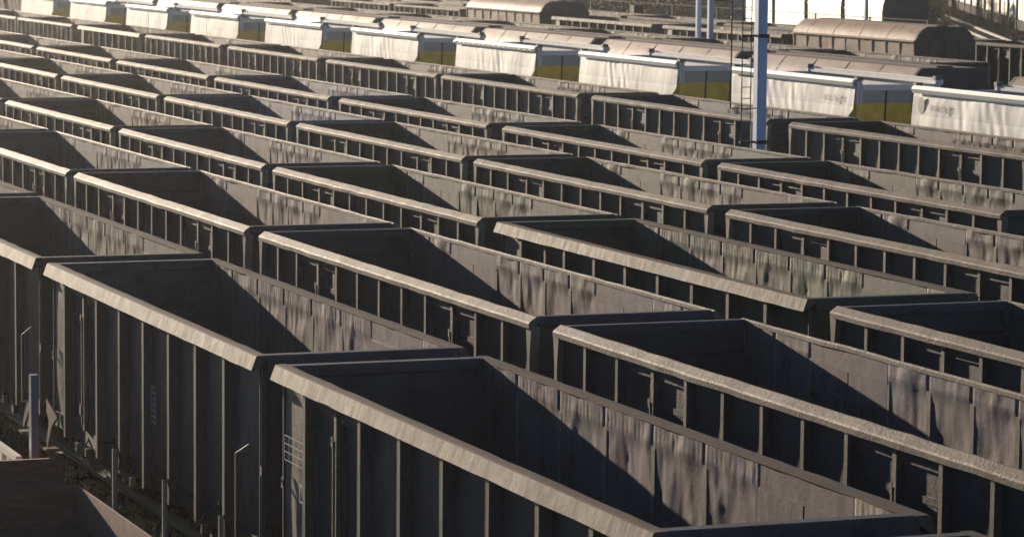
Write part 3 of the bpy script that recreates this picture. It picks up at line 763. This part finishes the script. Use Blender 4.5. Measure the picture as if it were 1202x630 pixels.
# ------------------------------------------------------------------ low flat wagons at bottom left
def low_flat(L, n_st):
    t = empty('low_sided_wagon'); hy = L / 2; hw = 1.36
    mb = MB(); mb.box(-hw + .04, hw - .04, -hy + .04, hy - .04, 1.12, 1.20); obj('floor', mb.mesh('floor', M_FLOOR), t)
    for sx in (-1, 1):
        mb = MB(); ny = 40
        mb.box(hw - .03 if sx > 0 else -hw, hw if sx > 0 else -hw + .03, -hy, hy, 1.14, 1.68)
        o = obj('side_board', mb.mesh('side_board', M_LITBOARD), t)
        for i in range(n_st):
            y = -hy + 1.0 + i * 2.35
            if y > hy - .4: break
            mb = MB(); x = sx * (hw + .07)
            mb.box(x - .025, x + .025, y - .025, y + .025, .95, 2.38)
            s = obj('stanchion', mb.mesh('stanchion', M_STAKE), t)
            mb = MB(); ring = [(x, y + .05 + .05 * math.cos(a), 2.42 + .09 * math.sin(a)) for a in [k * math.pi / 6 for k in range(11)]]
            mb.tube(ring, .014, 6); mb.tube([(x + .03, y - .02, 2.40), (x + .06, y - .05, 2.25), (x + .05, y - .04, 2.12)], .013, 6)
            obj('hook', mb.mesh('hook', M_DARK), s)
    for sy in (-1, 1):
        mb = MB(); mb.box(-hw + .035, hw - .035, sy * (hy - .03) - .02, sy * (hy - .03) + .02, 1.14, 1.70); obj('end_board', mb.mesh('end_board', M_REDBOARD), t)
    mb = MB(); mb.box(-1.25, 1.25, -hy + .1, hy - .1, .82, 1.11); obj('underframe', mb.mesh('underframe', M_DARK), t)
    running_gear(t, L + .2)
    return t
bpy.context.view_layer.update()
z1 = low_flat(19.0, 9); z1.location = (8.0, 39.45 - 9.5, 0)
tag(z1, 'low sided brown wagon with stanchions cut by the bottom left corner', 'flat wagon')
z2 = empty('stake_wagon', (8.0, 48.5, 0))
mb = MB(); mb.box(-1.3, 1.3, -7.9, 7.9, 1.0, 1.2); obj('deck', mb.mesh('deck', M_FLOOR), z2)
mb = MB(); mb.box(-1.32, 1.36, -8.1, -8.03, 1.12, 1.88); obj('end_board', mb.mesh('end_board', M_REDBOARD), z2)
mb = MB(); mb.box(1.30, 1.38, -8.14, -8.0, 1.0, 1.95); mb.box(-1.38, -1.3, -8.14, -8.0, 1.0, 1.95); obj('end_post', mb.mesh('end_post', M_REDBOARD), z2)
# pale slotted side rail: uprights between two flanges
mb = MB(); mb.box(.96, 1.04, -7.2, 7.6, 1.70, 1.78); mb.box(.96, 1.04, -7.2, 7.6, 1.21, 1.33); obj('side_rail', mb.mesh('side_rail', M_CREAM), z2)
sl = MB(); sl.prism([(-.09, 1.33), (.09, 1.33), (.06, 1.42), (.06, 1.62), (.09, 1.70), (-.09, 1.70), (-.06, 1.62), (-.06, 1.42)], -.03, .03, 'x'); sme = sl.mesh('upright', M_CREAM)
for i in range(34): obj('upright', sme, z2, (1.0, -7.1 + i * .44, 0))
mb = MB(); mb.box(-.05, .05, -.07, .07, .9, 2.86); pme = mb.mesh('stanchion', M_BLUEGREY)
for i in range(5):
    for sx in (-1, 1): obj('stanchion', pme, z2, (sx * 1.18, -7.3 + i * 3.6, 0))
mb = MB(); mb.box(-1.2, 1.2, -7.8, 7.8, .75, .99); obj('underframe', mb.mesh('underframe', M_DARK), z2)
bpy.context.view_layer.update()
running_gear(z2, 16.4)
tag(z2, 'flat wagon with pale slotted rail and blue grey stanchion at the left edge', 'flat wagon')

# ------------------------------------------------------------------ masts
def mast(name, loc, w, h, label, ladder=False, group=None):
    t = empty(name, loc)
    mb = MB(); mb.prism([(-w / 2, -w / 2 + .03), (-w / 2 + .03, -w / 2), (w / 2 - .03, -w / 2), (w / 2, -w / 2 + .03), (w / 2, w / 2), (-w / 2, w / 2)], .3, h, 'z'); obj('pole', mb.mesh('pole', M_MAST), t)
    mb = MB(); mb.box(-.6, .6, -.6, .6, 0, .3); obj('footing', mb.mesh('footing', M_SLEEPER), t)
    if ladder:
        lx = -w / 2 - .24
        mb = MB()
        for x in (lx - .16, lx + .1): mb.tube([(x, 0, 2.9), (x, 0, h)], .015, 6)
        obj('ladder_rail', mb.mesh('ladder_rail', M_LADDER), t)
        rg = MB(); rg.tube([(lx - .16, 0, 0), (lx + .1, 0, 0)], .012, 5); rme = rg.mesh('rung', M_LADDER)
        for i in range(int((h - 3) / .3)): obj('rung', rme, t, (0, 0, 3.05 + i * .3))
        mb = MB(); mb.tube([(lx - .50, -.05, 4.0), (lx - .50, -.05, h)], .02, 6)
        for z in (4.0, 7.2, 10): mb.tube([(lx - .5, -.05, z), (lx - .15, -.25, z), (lx + .15, -.2, z), (-w / 2, 0, z)], .016, 6)
        obj('safety_cage', mb.mesh('safety_cage', M_LADDER), t)
        for z in (3.1, 5.9, 8.0):
            mb = MB(); mb.box(lx - .2, -w / 2, -.04, .04, z - .03, z + .03); mb.box(-w / 2 - .02, w / 2 + .03, -w / 2 - .03, -w / 2 - .003, z - .05, z + .05); obj('bracket', mb.mesh('bracket', M_DARK), t)
    return tag(t, label, 'mast', group)
mast('floodlight_mast', (36.8, 77.6, 0), .275, 13, 'tall blue painted mast with a caged ladder among the gondolas', True)
mast('signal_post', (69.2, 153.5, 0), .23, 11, 'left one of the twin blue posts at the top right of centre', group='twin blue posts')
t = mast('signal_post', (69.2, 152.0, 0), .26, 11, 'right one of the twin blue posts, carrying a small dark bracket', group='twin blue posts')
mb = MB(); mb.box(.14, .9, -.08, .08, 5.0, 5.16); obj('bracket', mb.mesh('bracket', M_DARK), t)
mast('signal_post', (88.0, 171.2, 0), .20, 11, 'slim blue post before the cream wagons at the top right')

# ------------------------------------------------------------------ ground, rails, sleepers
mb = MB(); mb.add([(-1500, -300, 0), (1800, -300, 0), (1800, 3000, 0), (-1500, 3000, 0)], [(0, 1, 2, 3)])
g = struct(obj('ground', mb.mesh('ground', M_GROUND)))
def rail_profile(x): return [(x - .07, .0), (x + .07, .0), (x + .065, .025), (x + .012, .04), (x + .012, .115), (x + .036, .13), (x + .036, .165), (x - .036, .165), (x - .036, .13), (x - .012, .115), (x - .012, .04), (x - .065, .025)]
slp = MB(); slp.prism([(-.13, 0), (.13, 0), (.10, .045), (-.10, .045)], -1.25, 1.25, 'x'); slme = slp.mesh('sleeper', M_SLEEPER)
def track(name, x, y0, y1, sl0=None, sl1=None, rz=0, origin=(0, 0, 0)):
    t = empty(name, origin, rz); t['kind'] = 'structure'
    mb = MB(); mb.prism([(x - 1.7, 0.004), (x + 1.7, 0.004), (x + 1.45, .03), (x - 1.45, .03)], y0, y1, 'y'); obj('ballast_bed', mb.mesh('ballast_bed', M_GROUND), t)
    for s in (-.75, .75):
        mb = MB(); mb.prism([(a, b + .06) for a, b in rail_profile(x + s)], y0, y1, 'y'); obj('rail', mb.mesh('rail', M_RAIL), t)
    if sl0 is not None:
        y = sl0
        while y < sl1: obj('sleeper', slme, t, (x, y, .0)); y += .62
    return t
for x in (8.0, 12.81): track('track', x, -20, 500)
for x in (17.62, 22.25, 27.51, 32.56, 36.9, 41.1, 46.4, 51.4, 56.0, 60.3, 64.6, 69.2, 74.0, 79.0, 84, 101.5): track('track', x, -20, 500)
ang = -R(24.7)
tt = track('track', 0, -70, 260, -30, 110, ang, (144.4, 262, 0)); tt2 = track('track', -5.0, -75, 260, rz=ang, origin=(144.4, 262, 0))
# loose ballast stones and twigs beside the front row
def stones(x0, x1, y0, y1, n, seed, rmin=.03, rmax=.07):
    rnd = random.Random(seed); mb = MB()
    for _ in range(n):
        x, y, r = rnd.uniform(x0, x1), rnd.uniform(y0, y1), rnd.uniform(rmin, rmax); a = rnd.uniform(0, 6.28)
        vs = []
        for k in range(4): q = a + k * 1.57 + rnd.uniform(-.3, .3); vs.append((x + r * math.cos(q) * rnd.uniform(.7, 1.2), y + r * math.sin(q) * rnd.uniform(.7, 1.2), rnd.uniform(.01, .03)))
        vs.append((x + rnd.uniform(-.3, .3) * r, y + rnd.uniform(-.3, .3) * r, r * rnd.uniform(.8, 1.3) + .03)); 
        mb.add(vs, [(0, 1, 4), (1, 2, 4), (2, 3, 4), (3, 0, 4)])
    return mb
o = obj('ballast_stones', stones(9.2, 14.2, 34, 66, 12000, 3, .02, .045).mesh('ballast_stones', M_STONE)); o['kind'] = 'stuff'
M_STONE.node_tree.nodes['Principled BSDF'].inputs['Specular IOR Level'].default_value = .1
M_SLEEPER.node_tree.nodes['Principled BSDF'].inputs['Specular IOR Level'].default_value = .05
rnd = random.Random(5); mb = MB()
for _ in range(7000):
    x, y = rnd.uniform(9.4, 11.6), rnd.uniform(36, 64)
    if noise.noise((x * .8, y * .35, 0)) < -.05: continue
    h = rnd.uniform(.05, .22); a = rnd.uniform(0, 6.28); dx, dy = .012 * math.cos(a), .012 * math.sin(a); lx, ly = rnd.uniform(-.08, .08), rnd.uniform(-.08, .08)
    mb.add([(x - dx, y - dy, 0), (x + dx, y + dy, 0), (x + lx, y + ly, h)], [(0, 1, 2)])
o = obj('weeds', mb.mesh('weeds', M_LEAFDRY)); o['kind'] = 'stuff'

# ------------------------------------------------------------------ the far background
def leafy(name, loc, rx, ry, h, seed, label, mat, n=2600, trunkh=None, group=None, leaf=.16):
    rnd = random.Random(seed); t = empty(name, loc); th = trunkh if trunkh is not None else h * .3
    mb = MB(); pts = [(0, 0, 0), (.05, .02, th * .6), (.0, .1, th + h * .3)]
    mb.tube(pts, [.16, .12, .05], 7)
    clumps = []
    for k in range(16):
        a = rnd.uniform(0, 6.28); q = rnd.uniform(.1, .95); z = th + (h - th) * rnd.uniform(.05, .95); sh = math.sin(math.pi * min(1, max(.12, (z - th) / (h - th) * .85 + .1)))
        c = (rx * q * math.cos(a) * sh, ry * q * math.sin(a) * sh, z); clumps.append((c, rnd.uniform(.25, .5) * min(rx, ry)))
        mb.tube([(0, 0, th * .7 + (z - th) * .3), (c[0] * .5, c[1] * .5, z * .8), c], [.06, .04, .015], 5)
    obj('trunk', mb.mesh('trunk', M_BARK), t)
    mb = MB()
    for _ in range(n):
        c, r = rnd.choice(clumps); d = Vector((rnd.gauss(0, 1), rnd.gauss(0, 1), rnd.gauss(0, .8))); d = d.normalized() * r * rnd.random() ** .4
        p = Vector(c) + d; u = Vector((rnd.gauss(0, 1), rnd.gauss(0, 1), rnd.gauss(0, 1))).normalized(); w = u.orthogonal().normalized(); s = leaf * rnd.uniform(.6, 1.4)
        mb.add([p - u * s, p + w * s * .6, p + u * s, p - w * s * .6], [(0, 1, 2, 3)])
    obj('crown', mb.mesh('crown', mat), t)
    return tag(t, label, 'tree', group)
gt = 'bushes and trees along the far edge of the yard'
tl = [((112, 300), 5, 6, 'olive bush at the top, left of the white pole'), ((121, 306), 5, 7, 'grey green tree right behind the white pole'), ((129, 300), 5, 6, 'yellowish bush at the top centre'),
      ((138, 309), 6, 8, 'tall grey green tree left of the twin blue posts'), ((146, 312), 5, 8, 'dark tree behind the twin blue posts'), ((141, 288), 2.6, 5, 'dark bush right of the small pale building'),
      ((153, 316), 6, 9, 'dense tree behind the tall blue mast'), ((146, 272), 2.8, 4, 'dark shrub against the cream wagons'), ((104, 318), 6, 7, 'hazy tree farthest left along the top'), ((160, 330), 7, 9, 'dark tree behind the pale building')]
for i, ((x, y), r, h, lab) in enumerate(tl):
    leafy('tree' if h > 5 else 'bush', (x, y, 0), r, r, h, i + 1, lab, M_LEAF if i % 2 else M_LEAFDRY, 1800, h * .12, gt, .28)
def building(loc, w, d, h, label, rz=0):
    t = empty('brick_building', loc, rz)
    mb = MB(); mb.box(-w / 2, w / 2, -d / 2, d / 2, 0, h); obj('wall', mb.mesh('wall', M_BUILDING), t)
    mb = MB(); mb.box(-w / 2 - .4, w / 2 + .4, -d / 2 - .4, d / 2 + .4, h + .003, h + .3); obj('roof', mb.mesh('roof', M_DARK), t)
    for i in range(int(w // 1.6)):
        x = -w / 2 + .8 + i * 1.6
        mb = MB(); mb.box(-.5, .5, -.03, .03, 1.9, 3.1); f = obj('window', mb.mesh('window', M_CPOST), t, (x, -d / 2 - .02, 0))
        mb = MB(); mb.box(-.42, .42, -.012, .0, 1.98, 3.02); obj('pane', mb.mesh('pane', M_WINDOW), f, (0, -.032, 0))
    return tag(t, label, 'building')
b = building((134.6, 284, 0), 5.6, 5, 4.2, 'small pale grey building with dark windows behind the tall mast', -R(23)); b.name = 'small_building'
rnd = random.Random(11); mb = MB()
for _ in range(26000):
    x, y = rnd.uniform(98, 150), rnd.uniform(278, 340)
    q = noise.noise((x * .12, y * .05, 3)) + .3 * noise.noise((x * .5, y * .2, 8))
    if q < -.12: continue
    p = Vector((x, y, rnd.random() ** 1.3 * (.5 + 3.2 * (q + .12)))); u = Vector((rnd.gauss(0, 1), rnd.gauss(0, 1), rnd.gauss(0, 1))).normalized(); w = u.orthogonal().normalized(); s = rnd.uniform(.08, .22)
    mb.add([p - u * s, p + w * s * .7, p + u * s, p - w * s * .7], [(0, 1, 2, 3)])
o = obj('scrub', mb.mesh('scrub', M_LEAF)); o['kind'] = 'stuff'
# long hazy grey wall behind the bushes
t = empty('boundary_wall', (120, 345, 0), -R(5)); mb = MB(); mb.box(-70, 60, -.15, .15, 0, 3.2); obj('wall', mb.mesh('wall', plain('concrete_wall', (.15, .155, .14), .95, .25, 1.5, .2, stretch=(3, 3, .4))), t)
pm = MB(); pm.box(-.2, .2, -.25, -.152, 0, 3.4); pme = pm.mesh('pillar', M_SLEEPER)
for i in range(26): obj('pillar', pme, t, (-69 + i * 5, 0, 0))
tag(t, 'long grey concrete wall with pillars behind the far bushes', 'wall')
# long pale panelled wall beside the diverging track
ax = Vector((math.sin(R(24.7)), math.cos(R(24.7)), 0)); base = Vector((143.5, 249.1, 0))
t = empty('panelled_wall', base - ax * 30, -R(24.7)); t.name = 'panelled_wall'
pn = MB(); pn.box(-.04, .04, .16, 8.84, .9, 9); pnm = pn.mesh('wall_panel', M_CREAM)
ps = MB(); ps.box(-.25, .10, -.12, .12, 0, 9.3); psm = ps.mesh('post', M_DARK)
st_ = MB(); st_.box(-.10, -.045, -.06, .06, .9, 9); stm = st_.mesh('mullion', M_LADDER)
for i in range(28):
    obj('post', psm, t, (0, i * 9, 0)); obj('wall_panel', pnm, t, (0, i * 9, 0)); obj('mullion', stm, t, (0, i * 9 + 4.5, 0))
mb = MB(); mb.box(-.14, .14, 0, 250, 0.0, .86); obj('plinth', mb.mesh('plinth', M_SLEEPER), t)
tag(t, 'long cream panelled wall with dark posts in the top right corner', 'wall')
o = obj('rubble', stones(-3.2, -.5, -10, 160, 1500, 9, .06, .18).mesh('rubble', M_STONE), None, tuple(base - ax * 30), -R(24.7)); o['kind'] = 'stuff'
# railing along the far tracks
t = empty('railing', (92, 171, 0)); pm = MB(); pm.box(-.05, .05, -.05, .05, 0, 3.4); pme = pm.mesh('post', M_DARK)
for i in range(8): obj('post', pme, t, (0, i * 7.5, 0))
mb = MB(); mb.tube([(0, 0, 3.35), (0, 52.5, 3.35)], .028, 6); obj('rail', mb.mesh('rail', M_DARK), t); tag(t, 'dark railing with posts before the cream wagons', 'railing')
# white barrier pole leaning up at the top
t = empty('barrier', (86.5, 202, 0)); mb = MB(); mb.tube([(0, 0, 3.4), (1.6, -.4, 6.6)], .09, 8); obj('barrier_arm', mb.mesh('barrier_arm', M_WHITEHOSE), t)
mb = MB(); mb.box(-.35, .35, -.3, .3, 0, 3.5); obj('barrier_box', mb.mesh('barrier_box', M_DARK), t); tag(t, 'raised white barrier arm on a dark post at top centre', 'barrier')

# ------------------------------------------------------------------ drop the prototypes
def drop(n):
    for k in n[1]: drop(k)
    bpy.data.objects.remove(n[0])
for t in PROTO.values(): drop(t)
# plain numbering: first of each kind without a suffix gap is left to Blender

# ------------------------------------------------------------------ haze
if HAZE_DENS > 0:
    mb = MB(); mb.box(-60, 460, -25, 640, -1.0, 15.0)
    m = bpy.data.materials.new('haze'); m.use_nodes = True; n = m.node_tree.nodes; n.clear()
    out = n.new('ShaderNodeOutputMaterial'); pv = n.new('ShaderNodeVolumePrincipled')
    pv.inputs['Color'].default_value = (.95, .95, .93, 1); pv.inputs['Density'].default_value = HAZE_DENS; pv.inputs['Anisotropy'].default_value = HAZE_ANISO
    m.node_tree.links.new(pv.outputs[0], out.inputs['Volume'])
    hz = obj('haze', mb.mesh('haze', m)); hz['kind'] = 'stuff'
